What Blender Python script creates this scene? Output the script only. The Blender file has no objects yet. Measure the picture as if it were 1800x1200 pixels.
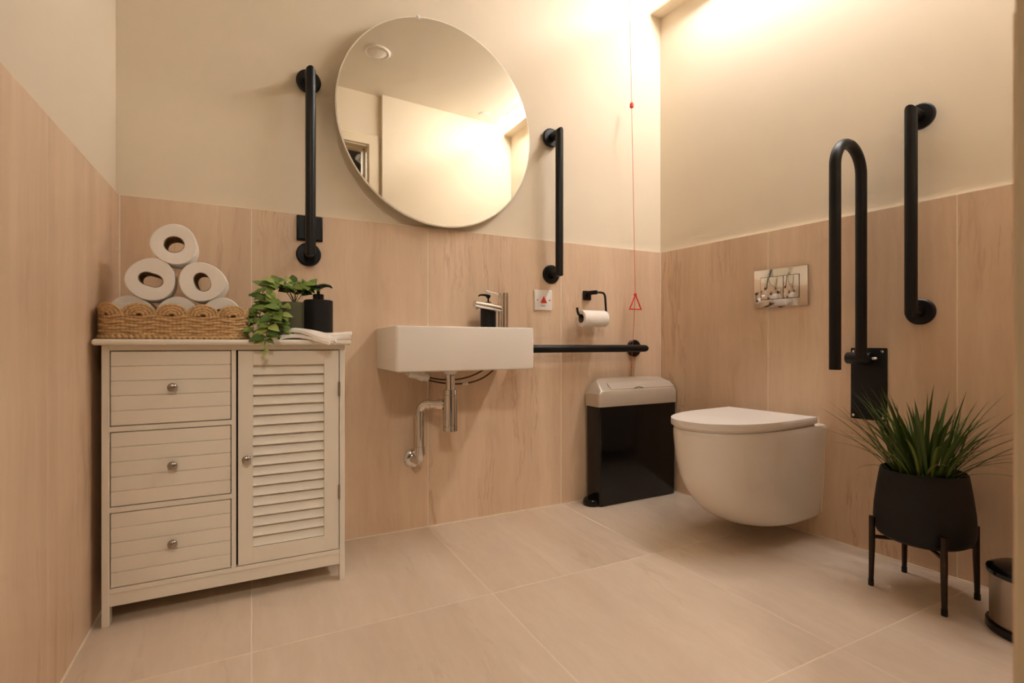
import bpy, bmesh, math, random
from mathutils import Vector, Matrix, Quaternion

random.seed(7)
SC = bpy.context.scene
COL = SC.collection
PI = math.pi

# ------------------------------------------------------------------ camera, world, exposure
CAM_H, CAM_D = 0.698, 1.876
cam_d = bpy.data.cameras.new('camera')
cam = bpy.data.objects.new('camera', cam_d)
COL.objects.link(cam)
cam.location = (0, -CAM_D, CAM_H)
cam.rotation_euler = (PI / 2, 0, -math.atan2(895.0, 1750.0))
cam_d.sensor_width = 36.0
cam_d.lens = 36.0 * 895.0 / 1800.0
cam_d.shift_y = 4.0 / 1800.0
cam_d.clip_start = 0.02
cam_d.dof.use_dof = True
cam_d.dof.focus_distance = 1.75
cam_d.dof.aperture_fstop = 2.2
SC.camera = cam

world = bpy.data.worlds.new('world')
SC.world = world
world.use_nodes = True
world.node_tree.nodes['Background'].inputs[0].default_value = (0.9, 0.75, 0.6, 1)
world.node_tree.nodes['Background'].inputs[1].default_value = 0.0

CORRIDOR_STRENGTH = 58.0
PANEL_STRENGTH = 74.0
TAPE_STRENGTH = 150.0
LED_COLOR = (1.0, 0.972, 0.975)
SC.view_settings.view_transform = 'Standard'
SC.view_settings.look = 'None'
SC.view_settings.gamma = 1.0
SC.view_settings.use_curve_mapping = False
SC.view_settings.exposure = 0.18
try:
    SC.cycles.max_bounces = 7
    SC.cycles.diffuse_bounces = 5
    SC.cycles.glossy_bounces = 4
    SC.cycles.use_light_tree = False
    SC.cycles.caustics_reflective = False
    SC.cycles.caustics_refractive = False
    SC.cycles.adaptive_threshold = 0.12
    SC.cycles.adaptive_min_samples = 16
    SC.cycles.use_denoising = True
    SC.cycles.sample_clamp_indirect = 14.0
except Exception:
    pass

# ------------------------------------------------------------------ helpers
def lin(r, g, b):
    f = lambda c: (c / 255 / 12.92) if c / 255 <= 0.04045 else ((c / 255 + 0.055) / 1.055) ** 2.4
    return (f(r), f(g), f(b), 1.0)

def mat(name, color, rough=0.5, metal=0.0, spec=0.5, noise=0.0, nscale=40.0, bump=0.0, bscale=200.0, emit=None, estr=0.0, coat=0.0, trans=0.0, ior=1.45, sub=0.0, stretch=(1, 1, 1)):
    m = bpy.data.materials.new(name)
    m.use_nodes = True
    nt = m.node_tree
    b = nt.nodes['Principled BSDF']
    b.inputs['Base Color'].default_value = color
    b.inputs['Roughness'].default_value = rough
    b.inputs['Metallic'].default_value = metal
    b.inputs['Specular IOR Level'].default_value = spec
    b.inputs['Coat Weight'].default_value = coat
    b.inputs['Coat Roughness'].default_value = 0.08
    b.inputs['Transmission Weight'].default_value = trans
    b.inputs['IOR'].default_value = ior
    tc = mp = None
    def coords():
        nonlocal tc, mp
        if tc is None:
            tc = nt.nodes.new('ShaderNodeTexCoord')
            mp = nt.nodes.new('ShaderNodeMapping')
            mp.inputs['Scale'].default_value = stretch
            nt.links.new(tc.outputs['Object'], mp.inputs['Vector'])
        return mp.outputs['Vector']
    if noise > 0:
        n = nt.nodes.new('ShaderNodeTexNoise')
        n.inputs['Scale'].default_value = nscale
        n.inputs['Detail'].default_value = 4
        nt.links.new(coords(), n.inputs['Vector'])
        mix = nt.nodes.new('ShaderNodeMix')
        mix.data_type = 'RGBA'
        c = Vector(color[:3])
        mix.inputs[6].default_value = (*(c * (1 - noise)), 1)
        mix.inputs[7].default_value = (*[min(1, v * (1 + noise)) for v in c], 1)
        nt.links.new(n.outputs['Fac'], mix.inputs[0])
        nt.links.new(mix.outputs[2], b.inputs['Base Color'])
    if bump > 0:
        n2 = nt.nodes.new('ShaderNodeTexNoise')
        n2.inputs['Scale'].default_value = bscale
        n2.inputs['Detail'].default_value = 3
        nt.links.new(coords(), n2.inputs['Vector'])
        bp = nt.nodes.new('ShaderNodeBump')
        bp.inputs['Strength'].default_value = bump
        bp.inputs['Distance'].default_value = 0.002
        nt.links.new(n2.outputs['Fac'], bp.inputs['Height'])
        nt.links.new(bp.outputs['Normal'], b.inputs['Normal'])
    if emit:
        b.inputs['Emission Color'].default_value = (*emit, 1)
        b.inputs['Emission Strength'].default_value = estr
    return m

def tile_mat(name, base, dark, light, axis, vein=0.5, rough=0.42, across=9.0, along=0.55, fleck=0.35):
    """veined porcelain: streaks run along 'axis' (Z on walls, Y on the floor)"""
    m = bpy.data.materials.new(name)
    m.use_nodes = True
    nt = m.node_tree
    L = nt.links.new
    b = nt.nodes['Principled BSDF']
    b.inputs['Roughness'].default_value = rough
    b.inputs['Specular IOR Level'].default_value = 0.35
    tc = nt.nodes.new('ShaderNodeTexCoord')
    oi = nt.nodes.new('ShaderNodeObjectInfo')
    ml = nt.nodes.new('ShaderNodeMath'); ml.operation = 'MULTIPLY'; ml.inputs[1].default_value = 37.0
    L(oi.outputs['Random'], ml.inputs[0])
    cmb = nt.nodes.new('ShaderNodeCombineXYZ')
    for i in range(3):
        L(ml.outputs[0], cmb.inputs[i])
    ad = nt.nodes.new('ShaderNodeVectorMath'); ad.operation = 'ADD'
    L(tc.outputs['Object'], ad.inputs[0]); L(cmb.outputs[0], ad.inputs[1])
    # gentle waviness of the streaks
    wn = nt.nodes.new('ShaderNodeTexNoise'); wn.inputs['Scale'].default_value = 4.5; wn.inputs['Detail'].default_value = 3
    L(ad.outputs[0], wn.inputs['Vector'])
    ws = nt.nodes.new('ShaderNodeVectorMath'); ws.operation = 'SCALE'; ws.inputs['Scale'].default_value = 0.045
    L(wn.outputs['Color'], ws.inputs[0])
    ad2 = nt.nodes.new('ShaderNodeVectorMath'); ad2.operation = 'ADD'
    L(ad.outputs[0], ad2.inputs[0]); L(ws.outputs[0], ad2.inputs[1])
    def stretched(sx, sl, det=5, rgh=0.6):
        mp = nt.nodes.new('ShaderNodeMapping')
        s = [sx, sx, sx]; s['XYZ'.index(axis)] = sl
        mp.inputs['Scale'].default_value = s
        L(ad2.outputs[0], mp.inputs['Vector'])
        n = nt.nodes.new('ShaderNodeTexNoise')
        n.inputs['Scale'].default_value = 1.0
        n.inputs['Detail'].default_value = det
        n.inputs['Roughness'].default_value = rgh
        L(mp.outputs[0], n.inputs['Vector'])
        return n.outputs['Fac']
    def ramp(fac, stops):
        r = nt.nodes.new('ShaderNodeValToRGB')
        e = r.color_ramp.elements
        e[0].position, e[0].color = stops[0]
        e[1].position, e[1].color = stops[-1]
        for p, c in stops[1:-1]:
            q = e.new(p); q.color = c
        L(fac, r.inputs[0])
        return r.outputs[0]
    def mixc(fac, a, bb, mode='MIX'):
        x = nt.nodes.new('ShaderNodeMix'); x.data_type = 'RGBA'; x.blend_type = mode
        if isinstance(fac, float): x.inputs[0].default_value = fac
        else: L(fac, x.inputs[0])
        for i, v in ((6, a), (7, bb)):
            if isinstance(v, tuple): x.inputs[i].default_value = v
            else: L(v, x.inputs[i])
        return x.outputs[2]
    W = (1, 1, 1, 1); K = (0, 0, 0, 1)
    broad = ramp(stretched(across * 0.55, along * 0.7), [(0.34, K), (0.66, W)])
    c = mixc(broad, dark, base)
    mid = ramp(stretched(across * 2.6, along * 1.6, 5, 0.6), [(0.36, K), (0.66, W)])
    c = mixc(mid, mixc(0.30, c, dark), mixc(0.16, c, light))
    fine = ramp(stretched(across * 9, along * 14, 4, 0.7), [(0.33, K), (0.70, W)])
    c = mixc(fine, mixc(0.20, c, dark), mixc(0.14, c, light))
    # thin brown veins: narrow contour bands of a stretched noise
    for k, (ax, al, lo, hi) in enumerate(((0.50, 0.55, 0.485, 0.503), (0.95, 0.9, 0.493, 0.502))):
        v = ramp(stretched(across * ax, along * al, 5, 0.62), [(lo - 0.014, K), ((lo + hi) / 2, W), (hi, K)])
        msk = ramp(stretched(2.6 + k, 1.9, 2, 0.5), [(0.50, K), (0.64, (vein, vein, vein, 1))])
        vm = mixc(1.0, v, msk, 'MULTIPLY')
        c = mixc(vm, c, (dark[0] * 0.66, dark[1] * 0.56, dark[2] * 0.46, 1))
    # pale flecks
    f = ramp(stretched(across * 1.1, along * 1.7, 6, 0.65), [(0.60, K), (0.74, (fleck, fleck, fleck, 1))])
    c = mixc(f, c, light)
    L(c, b.inputs['Base Color'])
    gr = nt.nodes.new('ShaderNodeTexNoise'); gr.inputs['Scale'].default_value = 260; gr.inputs['Detail'].default_value = 2
    L(tc.outputs['Object'], gr.inputs['Vector'])
    bp = nt.nodes.new('ShaderNodeBump'); bp.inputs['Strength'].default_value = 0.08; bp.inputs['Distance'].default_value = 0.001
    L(gr.outputs['Fac'], bp.inputs['Height']); L(bp.outputs['Normal'], b.inputs['Normal'])
    return m

M = {}
M['paint'] = mat('cream_paint', lin(232, 219, 197), 0.75, noise=0.015, nscale=8, bump=0.03, bscale=350)
M['ceiling'] = mat('white_ceiling_paint', lin(238, 232, 222), 0.8, noise=0.01, nscale=6, bump=0.03, bscale=300)
M['tile'] = tile_mat('beige_wall_porcelain', (0.85, 0.648, 0.468, 1), (0.655, 0.463, 0.312, 1), (0.88, 0.71, 0.55, 1), 'Z', vein=0.5)
M['floor_tile'] = tile_mat('beige_floor_porcelain', (0.735, 0.605, 0.478, 1), (0.63, 0.50, 0.377, 1), (0.84, 0.72, 0.59, 1), 'Y', vein=0.22, rough=0.36, across=6.5, along=0.9, fleck=0.55)
M['grout'] = mat('pale_grout', lin(246, 232, 212), 0.8, noise=0.05, nscale=90)
M['floor_grout'] = mat('beige_floor_grout', lin(238, 220, 198), 0.8, noise=0.05, nscale=90)
M['silicone'] = mat('pale_silicone', lin(244, 230, 210), 0.5, noise=0.03, nscale=60)
M['white_wood'] = mat('white_painted_wood', lin(238, 230, 216), 0.42, noise=0.015, nscale=25, bump=0.05, bscale=120)
M['gap'] = mat('dark_gap', lin(30, 24, 20), 0.9, noise=0.1)
M['steel'] = mat('brushed_nickel', lin(176, 166, 156), 0.28, 1.0, noise=0.08, nscale=120)
M['chrome'] = mat('polished_chrome', lin(225, 222, 218), 0.07, 1.0, noise=0.01)
M['black_metal'] = mat('black_powder_coat', lin(11, 10, 10), 0.40, 0.0, 0.40, noise=0.1, nscale=60, bump=0.05, bscale=500)
M['black_plastic'] = mat('gloss_black_plastic', lin(8, 8, 9), 0.16, 0, 0.5, noise=0.05)
M['black_satin'] = mat('satin_black_ceramic', lin(20, 19, 20), 0.5, 0, 0.4, noise=0.1, nscale=80)
M['ceramic'] = mat('white_glazed_ceramic', lin(240, 234, 226), 0.14, 0, 0.5, noise=0.008, nscale=10)
M['plastic_white'] = mat('white_moulded_plastic', lin(240, 234, 228), 0.3, 0, 0.5, noise=0.008)
M['mirror'] = mat('mirror_glass', lin(246, 244, 236), 0.0, 1.0, noise=0.004, nscale=3)
M['mirror_edge'] = mat('polished_glass_edge', lin(250, 242, 226), 0.3, 0.0, noise=0.02)
M['paper'] = mat('soft_white_paper', lin(244, 238, 230), 0.9, 0, 0.2, noise=0.02, nscale=60, bump=0.25, bscale=150)
M['card'] = mat('grey_brown_card', lin(150, 128, 106), 0.9, 0, 0.2, noise=0.08, nscale=80)
M['rope'] = mat('natural_seagrass_rope', lin(204, 168, 122), 0.8, 0, 0.25, noise=0.30, nscale=90, bump=0.5, bscale=420)
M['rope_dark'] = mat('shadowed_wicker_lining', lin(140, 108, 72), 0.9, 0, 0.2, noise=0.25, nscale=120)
M['leaf'] = mat('fresh_green_leaf', lin(116, 140, 62), 0.5, 0, 0.4, noise=0.28, nscale=28)
M['leaf_pale'] = mat('pale_green_leaf', lin(160, 174, 96), 0.5, 0, 0.4, noise=0.2, nscale=28)
M['leaf_deep'] = mat('deep_green_leaf', lin(78, 104, 44), 0.5, 0, 0.4, noise=0.25, nscale=28)
M['stem'] = mat('green_stem', lin(110, 130, 66), 0.6, noise=0.15)
M['jar'] = mat('smoky_green_glazed_pot', lin(112, 112, 88), 0.2, 0, 0.5, noise=0.2, nscale=14)
M['cloth'] = mat('white_cotton_cloth', lin(246, 238, 230), 0.9, 0, 0.2, noise=0.02, nscale=60, bump=0.2, bscale=300)
M['grass'] = mat('dark_green_blade', lin(70, 92, 36), 0.5, 0, 0.4, noise=0.3, nscale=20, stretch=(1, 1, 0.2))
M['grass_pale'] = mat('olive_green_blade', lin(104, 118, 52), 0.5, 0, 0.4, noise=0.25, nscale=20)
M['soil'] = mat('dark_soil', lin(40, 34, 24), 0.95, noise=0.4, nscale=120, bump=0.6, bscale=160)
M['stand'] = mat('dark_bronze_metal', lin(58, 48, 40), 0.38, 0.7, noise=0.25, nscale=60)
M['silver'] = mat('silver_satin_plastic', lin(196, 184, 168), 0.38, 0.25, noise=0.03, nscale=40)
M['red'] = mat('red_plastic', lin(214, 44, 34), 0.4, noise=0.05)
M['red_cord'] = mat('red_nylon_cord', lin(214, 70, 52), 0.6, noise=0.1, nscale=200)
M['print'] = mat('grey_print', lin(150, 120, 120), 0.6, noise=0.02)
M['hose'] = mat('braided_hose', lin(82, 64, 50), 0.4, 0.5, noise=0.3, nscale=300)
M['led_panel'] = mat('lit_led_diffuser', (1, 1, 1, 1), 0.5, emit=LED_COLOR, estr=PANEL_STRENGTH)
M['led_tape'] = mat('lit_led_tape', (1, 1, 1, 1), 0.5, emit=LED_COLOR, estr=TAPE_STRENGTH)
M['lamp'] = mat('lit_lamp_diffuser', (1, 1, 1, 1), 0.5, emit=(1.0, 0.90, 0.76), estr=CORRIDOR_STRENGTH)
M['frame_paint'] = mat('cream_gloss_woodwork', lin(228, 214, 188), 0.4, noise=0.015, nscale=12)
M['corridor'] = mat('grey_corridor_plaster', lin(120, 112, 102), 0.9, noise=0.05, nscale=6)
M['brush_steel'] = mat('brushed_steel_sheet', lin(170, 158, 146), 0.32, 1.0, noise=0.1, nscale=30, stretch=(12, 12, 1))

def basket_weave_bump(m):
    nt = m.node_tree
    b = nt.nodes['Principled BSDF']
    tc = nt.nodes.new('ShaderNodeTexCoord')
    br = nt.nodes.new('ShaderNodeTexBrick')
    br.inputs['Scale'].default_value = 1.0
    br.inputs['Mortar Size'].default_value = 0.0012
    br.inputs['Brick Width'].default_value = 0.011
    br.inputs['Row Height'].default_value = 0.006
    sp = nt.nodes.new('ShaderNodeSeparateXYZ')
    nt.links.new(tc.outputs['Object'], sp.inputs[0])
    at = nt.nodes.new('ShaderNodeMath'); at.operation = 'ARCTAN2'
    nt.links.new(sp.outputs['Y'], at.inputs[0]); nt.links.new(sp.outputs['X'], at.inputs[1])
    mu = nt.nodes.new('ShaderNodeMath'); mu.operation = 'MULTIPLY'; mu.inputs[1].default_value = 0.11
    nt.links.new(at.outputs[0], mu.inputs[0])
    cb = nt.nodes.new('ShaderNodeCombineXYZ')
    nt.links.new(mu.outputs[0], cb.inputs[0]); nt.links.new(sp.outputs['Z'], cb.inputs[1])
    nt.links.new(cb.outputs[0], br.inputs['Vector'])
    bp = nt.nodes.new('ShaderNodeBump'); bp.inputs['Strength'].default_value = 1.0; bp.inputs['Distance'].default_value = 0.008
    bp.invert = True
    nt.links.new(br.outputs['Fac'], bp.inputs['Height'])
    nt.links.new(bp.outputs['Normal'], b.inputs['Normal'])
M['pot'] = mat('charcoal_textured_fibre_clay', lin(26, 25, 25), 0.6, 0, 0.4, noise=0.2, nscale=70)
basket_weave_bump(M['pot'])

# ---- bmesh builders
def B():
    return bmesh.new()

def box(bm, x0, x1, y0, y1, z0, z1, bev=0.0, seg=2):
    t = bmesh.new()
    bmesh.ops.create_cube(t, size=1.0)
    for v in t.verts:
        v.co = Vector(((x0 + x1) / 2 + v.co.x * (x1 - x0), (y0 + y1) / 2 + v.co.y * (y1 - y0), (z0 + z1) / 2 + v.co.z * (z1 - z0)))
    if bev > 0:
        bmesh.ops.bevel(t, geom=list(t.edges), offset=bev, segments=seg, profile=0.5, affect='EDGES')
    merge(bm, t)
    return bm

def merge(bm, t, mtx=None):
    me = bpy.data.meshes.new('tmp')
    t.to_mesh(me)
    t.free()
    if mtx is not None:
        me.transform(mtx)
    bm.from_mesh(me)
    bpy.data.meshes.remove(me)

def tube(bm, pts, r, seg=16, closed=False, caps=True, rfun=None):
    pts = [Vector(p) for p in pts]
    n = len(pts)
    tang = []
    for i in range(n):
        if closed:
            a, b = pts[i] - pts[i - 1], pts[(i + 1) % n] - pts[i]
        else:
            a = pts[i] - pts[i - 1] if i > 0 else pts[1] - pts[0]
            b = pts[i + 1] - pts[i] if i < n - 1 else pts[n - 1] - pts[n - 2]
        tang.append((a.normalized(), b.normalized()))
    t0 = tang[0][0]
    up = Vector((0, 0, 1)) if abs(t0.z) < 0.9 else Vector((1, 0, 0))
    nrm = t0.cross(up).normalized()
    rings = []
    cur = t0
    for i in range(n):
        tin, tout = tang[i]
        q = cur.rotation_difference(tin)
        nrm = (q @ nrm).normalized()
        cur = tin
        bi = tin.cross(nrm)
        bn = (tin + tout)
        bn = bn.normalized() if bn.length > 1e-6 else tin
        rr = r if rfun is None else rfun(i)
        ring = []
        for k in range(seg):
            a = 2 * PI * k / seg
            o = nrm * (math.cos(a) * rr) + bi * (math.sin(a) * rr)
            den = tin.dot(bn)
            if abs(den) > 0.2:
                o = o - tin * (o.dot(bn) / den)
            ring.append(bm.verts.new(pts[i] + o))
        rings.append(ring)
    m = n if closed else n - 1
    for i in range(m):
        A, C = rings[i], rings[(i + 1) % n]
        for k in range(seg):
            bm.faces.new((A[k], A[(k + 1) % seg], C[(k + 1) % seg], C[k]))
    if caps and not closed:
        bm.faces.new(list(reversed(rings[0])))
        bm.faces.new(rings[-1])
    return bm

def cyl(bm, p0, p1, r, seg=24, r2=None):
    r2 = r if r2 is None else r2
    return tube(bm, [p0, p1], r, seg, rfun=lambda i: r if i == 0 else r2)

def lathe(bm, prof, seg=48, axis='Z', origin=(0, 0, 0), cap0=True, cap1=True):
    o = Vector(origin)
    rings = []
    for (r, h) in prof:
        ring = []
        for k in range(seg):
            a = 2 * PI * k / seg
            c, s = math.cos(a) * r, math.sin(a) * r
            if axis == 'Z': p = Vector((c, s, h))
            elif axis == 'Y': p = Vector((c, h, s))
            else: p = Vector((h, c, s))
            ring.append(bm.verts.new(o + p))
        rings.append(ring)
    loft(bm, rings, cap0, cap1)
    return bm

def loft(bm, rings, cap0=True, cap1=True):
    for A, C in zip(rings, rings[1:]):
        n = len(A)
        for k in range(n):
            bm.faces.new((A[k], A[(k + 1) % n], C[(k + 1) % n], C[k]))
    if cap0: bm.faces.new(list(reversed(rings[0])))
    if cap1: bm.faces.new(rings[-1])

def rrect(x0, x1, y0, y1, r, n=6):
    pts = []
    for cx, cy, a0 in ((x1 - r, y1 - r, 0), (x0 + r, y1 - r, 90), (x0 + r, y0 + r, 180), (x1 - r, y0 + r, 270)):
        for k in range(n + 1):
            a = math.radians(a0 + 90 * k / n)
            pts.append((cx + r * math.cos(a), cy + r * math.sin(a)))
    return pts

def ringv(bm, pts, z):
    return [bm.verts.new((p[0], p[1], z)) for p in pts]

def obj(name, bm, m, parent=None, smooth=False, loc=None, rotz=None, angle=35):
    bmesh.ops.recalc_face_normals(bm, faces=list(bm.faces))
    me = bpy.data.meshes.new(name)
    bm.to_mesh(me)
    bm.free()
    me.materials.append(M[m] if isinstance(m, str) else m)
    if smooth:
        for p in me.polygons: p.use_smooth = True
        me.set_sharp_from_angle(angle=math.radians(angle))
    o = bpy.data.objects.new(name, me)
    COL.objects.link(o)
    if parent is not None: o.parent = parent
    if loc is not None: o.location = loc
    if rotz is not None: o.rotation_euler = (0, 0, rotz)
    return o

def inst(name, me, parent, loc=(0, 0, 0), rot=None, scale=None):
    o = bpy.data.objects.new(name, me)
    COL.objects.link(o)
    o.parent = parent
    o.location = loc
    if rot is not None:
        if isinstance(rot, Quaternion):
            o.rotation_mode = 'QUATERNION'
            o.rotation_quaternion = rot
        else:
            o.rotation_euler = rot
    if scale is not None: o.scale = scale
    return o

def tag(o, label=None, cat=None, group=None, kind=None):
    if label: o['label'] = label
    if cat: o['category'] = cat
    if group: o['group'] = group
    if kind: o['kind'] = kind
    return o

def thing(name, label, cat, loc=(0, 0, 0), rotz=0, group=None):
    o = bpy.data.objects.new(name, None)
    o.empty_display_size = 0.05
    COL.objects.link(o)
    o.location = loc
    o.rotation_euler = (0, 0, rotz)
    return tag(o, label, cat, group)

def struct(name, bm, m, loc=None, rotz=None, label=None, parent=None):
    o = obj(name, bm, m, parent, loc=loc, rotz=rotz)
    if parent is None:
        tag(o, kind='structure', label=label)
    return o

# ------------------------------------------------------------------ room measures
XL = -0.35                     # tiled face of the left wall
YF = -1.620                    # face of the wall with the doorway
YP = -1.575                    # face of the wall bay that stands a little proud of it
XP = 0.905                     # where the proud bay starts
HC = 2.35                      # ceiling
TZ = 1.140                     # top of the tiling
TT = 0.010                     # how far the tiles stand proud of the plaster
RW0 = Vector((1.770, 0, 0))    # right wall: starts here, leans outwards
RDIR = Vector((0.083, -1, 0)).normalized()
RROT = math.atan2(RDIR.y, RDIR.x)
RLEN = 1.66
def RW(u, z=0.0): return RW0 + RDIR * u + Vector((0, 0, z))
def rwx(y): return RW0.x - 0.083 * y

# ------------------------------------------------------------------ the room
# floor: grout bed + tiles
bm = B(); box(bm, XL - 0.1, 2.05, -1.80, 0.12, -0.06, -0.0006)
floor = struct('floor', bm, 'floor_grout', label='beige stone effect porcelain tiled floor')
G = 0.0016
fx = [XL, 0.0, 0.6, 1.2, 1.97]
fy = [0.0, -0.583, -1.178, -1.80]
for i in range(4):
    for j in range(3):
        cx, cy = (fx[i] + fx[i + 1]) / 2, (fy[j] + fy[j + 1]) / 2
        hx, hy = (fx[i + 1] - fx[i]) / 2 - 0.0014, (fy[j] - fy[j + 1]) / 2 - 0.0014
        bm = B(); box(bm, -hx, hx, -hy, hy, -0.008, 0.0, 0.0006, 1)
        obj('tile', bm, 'floor_tile', floor, loc=(cx, cy, 0))

def tiled_wall(name, label, loc, rotz, x0, x1, joints, ztop=HC + 0.06, th=0.10):
    bm = B(); box(bm, x0, x1, TT, TT + th, -0.06, ztop)
    w = struct(name, bm, 'paint', loc=loc, rotz=rotz, label=label)
    js = sorted(joints)
    bm = B(); box(bm, js[0], js[-1], 0.0007, TT - 0.0005, 0.0005, TZ - 0.0005)
    obj('grout', bm, 'grout', w)
    for a, b in zip(js, js[1:]):
        bm = B(); box(bm, a + G, b - G, 0.0, TT - 0.001, 0.001, TZ, 0.0006, 1)
        for v in bm.verts: v.co.x -= (a + b) / 2
        obj('tile', bm, 'tile', w, loc=((a + b) / 2, 0, 0))
    bm = B(); box(bm, js[0], js[-1], 0.0006, TT, TZ + 0.0003, TZ + 0.0022)
    obj('lit_edge_strip', bm, 'silicone', w)  # pale strip: light caught along the tiles' top edge, put into the colour
    bm = B(); box(bm, js[0], js[-1], -0.003, 0.001, 0.0, 0.0035)
    obj('silicone_bead', bm, 'silicone', w)
    return w

wall_back = tiled_wall('wall_back', 'cream wall behind the mirror with beige tiles on its lower half', (0, 0, 0), 0, XL - 0.12, 1.90, [XL, 0.0, 0.6, 1.2, 1.768])
wall_left = tiled_wall('wall_left', 'cream and beige tiled wall beside the white cabinet', (XL, 0, 0), PI / 2, -1.80, -0.0005 + TT, [0.0, -0.594, -1.18, -1.645])
wall_right = tiled_wall('wall_right', 'cream and beige tiled wall that carries the toilet', tuple(RW0), RROT, -TT - 0.001, RLEN + 0.15, [0.0, 0.548, 1.136, 1.615])
# corner beads
bm = B(); box(bm, XL - 0.0005, XL + 0.003, -0.003, 0.0005, 0, TZ)
struct('trim_1', bm, 'silicone')
bm = B(); box(bm, 1.7665, 1.7705, -0.003, 0.0005, 0, TZ)
struct('trim_2', bm, 'silicone')

# front wall (behind the photographer): proud bay + wall round the doorway
DX0, DX1, DZ = -0.170, 0.812, 2.00     # clear doorway
xr = rwx(YP)
bm = B(); box(bm, XP, xr + 0.1, -0.16 + YP, YP - TT, -0.06, HC + 0.06)
wall_front = struct('wall_front', bm, 'paint', label='cream wall bay facing the mirror')
bm = B(); box(bm, XP + 0.001, xr, YP - TT, YP, 0.0, TZ)
obj('tile', bm, 'tile', wall_front)
bm = B()
box(bm, DX1 + 0.03, XP, YF - 0.115, YF, -0.06, HC + 0.06)
box(bm, XL - 0.1, DX0 - 0.03, YF - 0.115, YF, -0.06, HC + 0.06)
box(bm, DX0 - 0.03, DX1 + 0.03, YF - 0.115, YF, DZ + 0.03, HC + 0.06)
struct('wall_door', bm, 'paint', label='cream wall around the doorway opposite the mirror')
bm = B()
box(bm, DX1, DX1 + 0.03, YF - 0.118, YF + 0.002, 0, DZ + 0.03, 0.002, 1)
box(bm, DX0 - 0.03, DX0, YF - 0.118, YF + 0.002, 0, DZ + 0.03, 0.002, 1)
box(bm, DX0, DX1, YF - 0.118, YF + 0.002, DZ, DZ + 0.03, 0.002, 1)
door_1 = struct('door_1', bm, 'frame_paint', label='cream wooden door lining and architrave')
bm = B()
box(bm, DX1 + 0.010, DX1 + 0.075, YF, YF + 0.016, 0, DZ + 0.075, 0.003, 2)
box(bm, DX0 - 0.075, DX0 - 0.010, YF, YF + 0.016, 0, DZ + 0.075, 0.003, 2)
box(bm, DX0 - 0.075, DX1 + 0.075, YF, YF + 0.0158, DZ + 0.010, DZ + 0.075, 0.003, 2)
obj('architrave', bm, 'frame_paint', door_1)
bm = B()
box(bm, DX1 - 0.013, DX1, YF - 0.09, YF - 0.05, 0, DZ, 0.001, 1)
box(bm, DX0, DX0 + 0.013, YF - 0.09, YF - 0.05, 0, DZ, 0.001, 1)
box(bm, DX0, DX1, YF - 0.09, YF - 0.05, DZ - 0.013, DZ, 0.001, 1)
obj('door_stop', bm, 'frame_paint', door_1)

# ceiling
bm = B(); box(bm, XL - 0.1, 2.05, -1.78, 0.12, HC, HC + 0.05)
ceiling = struct('ceiling', bm, 'ceiling', label='plain white ceiling')

# corridor beyond the doorway
bm = B(); box(bm, -1.2, 1.6, -3.5, -1.801, -0.06, 0.0)
struct('floor', bm, 'corridor', label='grey corridor floor beyond the doorway')
bm = B(); box(bm, -1.2, 1.6, -3.6, -3.5, -0.06, 2.46)
struct('wall_corridor', bm, 'corridor', label='far wall of the dim corridor')
bm = B(); box(bm, -1.3, -1.2, -3.6, -1.76, -0.06, 2.46)
struct('wall_corridor', bm, 'corridor', label='end wall of the dim corridor')
bm = B(); box(bm, 1.6, 1.7, -3.6, -1.761, -0.06, 2.46)
struct('wall_corridor', bm, 'corridor', label='other end wall of the dim corridor')
bm = B(); box(bm, -1.2, XL - 0.1, -1.80, -1.761, -0.06, 2.46); box(bm, 2.0, 2.1, -1.80, -1.761, -.06, 2.46)
struct('wall_corridor', bm, 'corridor', label='near wall of the dim corridor')
bm = B(); box(bm, -1.3, 1.7, -3.6, -1.781, 2.41, 2.46)
struct('ceiling', bm, 'corridor', label='ceiling of the dim corridor')

# light shelf along the top of the right wall, with the LED strip behind it
LED_Z = 2.326
bm = B(); box(bm, -TT, RLEN, -0.056, TT + 0.002, 2.284, 2.297, 0.001, 1)
struct('trim_3', bm, 'paint', loc=tuple(RW0), rotz=RROT, label='slim cream light shelf under the ceiling')
led = thing('led_strip', 'glowing strip light hidden above the slim shelf by the ceiling', 'light', tuple(RW(0.005, 2.297)), RROT)
def led_profile(bm, x0, x1, pts):
    ra = [bm.verts.new((x0, y, z)) for y, z in pts]
    rb = [bm.verts.new((x1, y, z)) for y, z in pts]
    loft(bm, [ra, rb])
bm = B(); led_profile(bm, 0.20, 1.40, [(-0.062, 0.0530), (-0.122, 0.0530), (-0.122, 0.0505), (-0.062, 0.0505)])
obj('trough', bm, 'plastic_white', led)
bm = B(); led_profile(bm, 0.21, 1.39, [(-0.066, 0.0506), (-0.118, 0.0506), (-0.118, 0.0490), (-0.066, 0.0490)])
obj('diffuser', bm, 'led_panel', led)
bm = B(); led_profile(bm, 0.0, 1.58, [(0.0095, 0.0200), (-0.0010, 0.0200), (-0.0010, 0.0380), (0.0095, 0.0380)])
obj('channel', bm, 'plastic_white', led)
bm = B(); led_profile(bm, 0.004, 1.576, [(-0.0012, 0.0220), (-0.0040, 0.0220), (-0.0040, 0.0360), (-0.0012, 0.0360)])
obj('tape', bm, 'led_tape', led)

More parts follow.
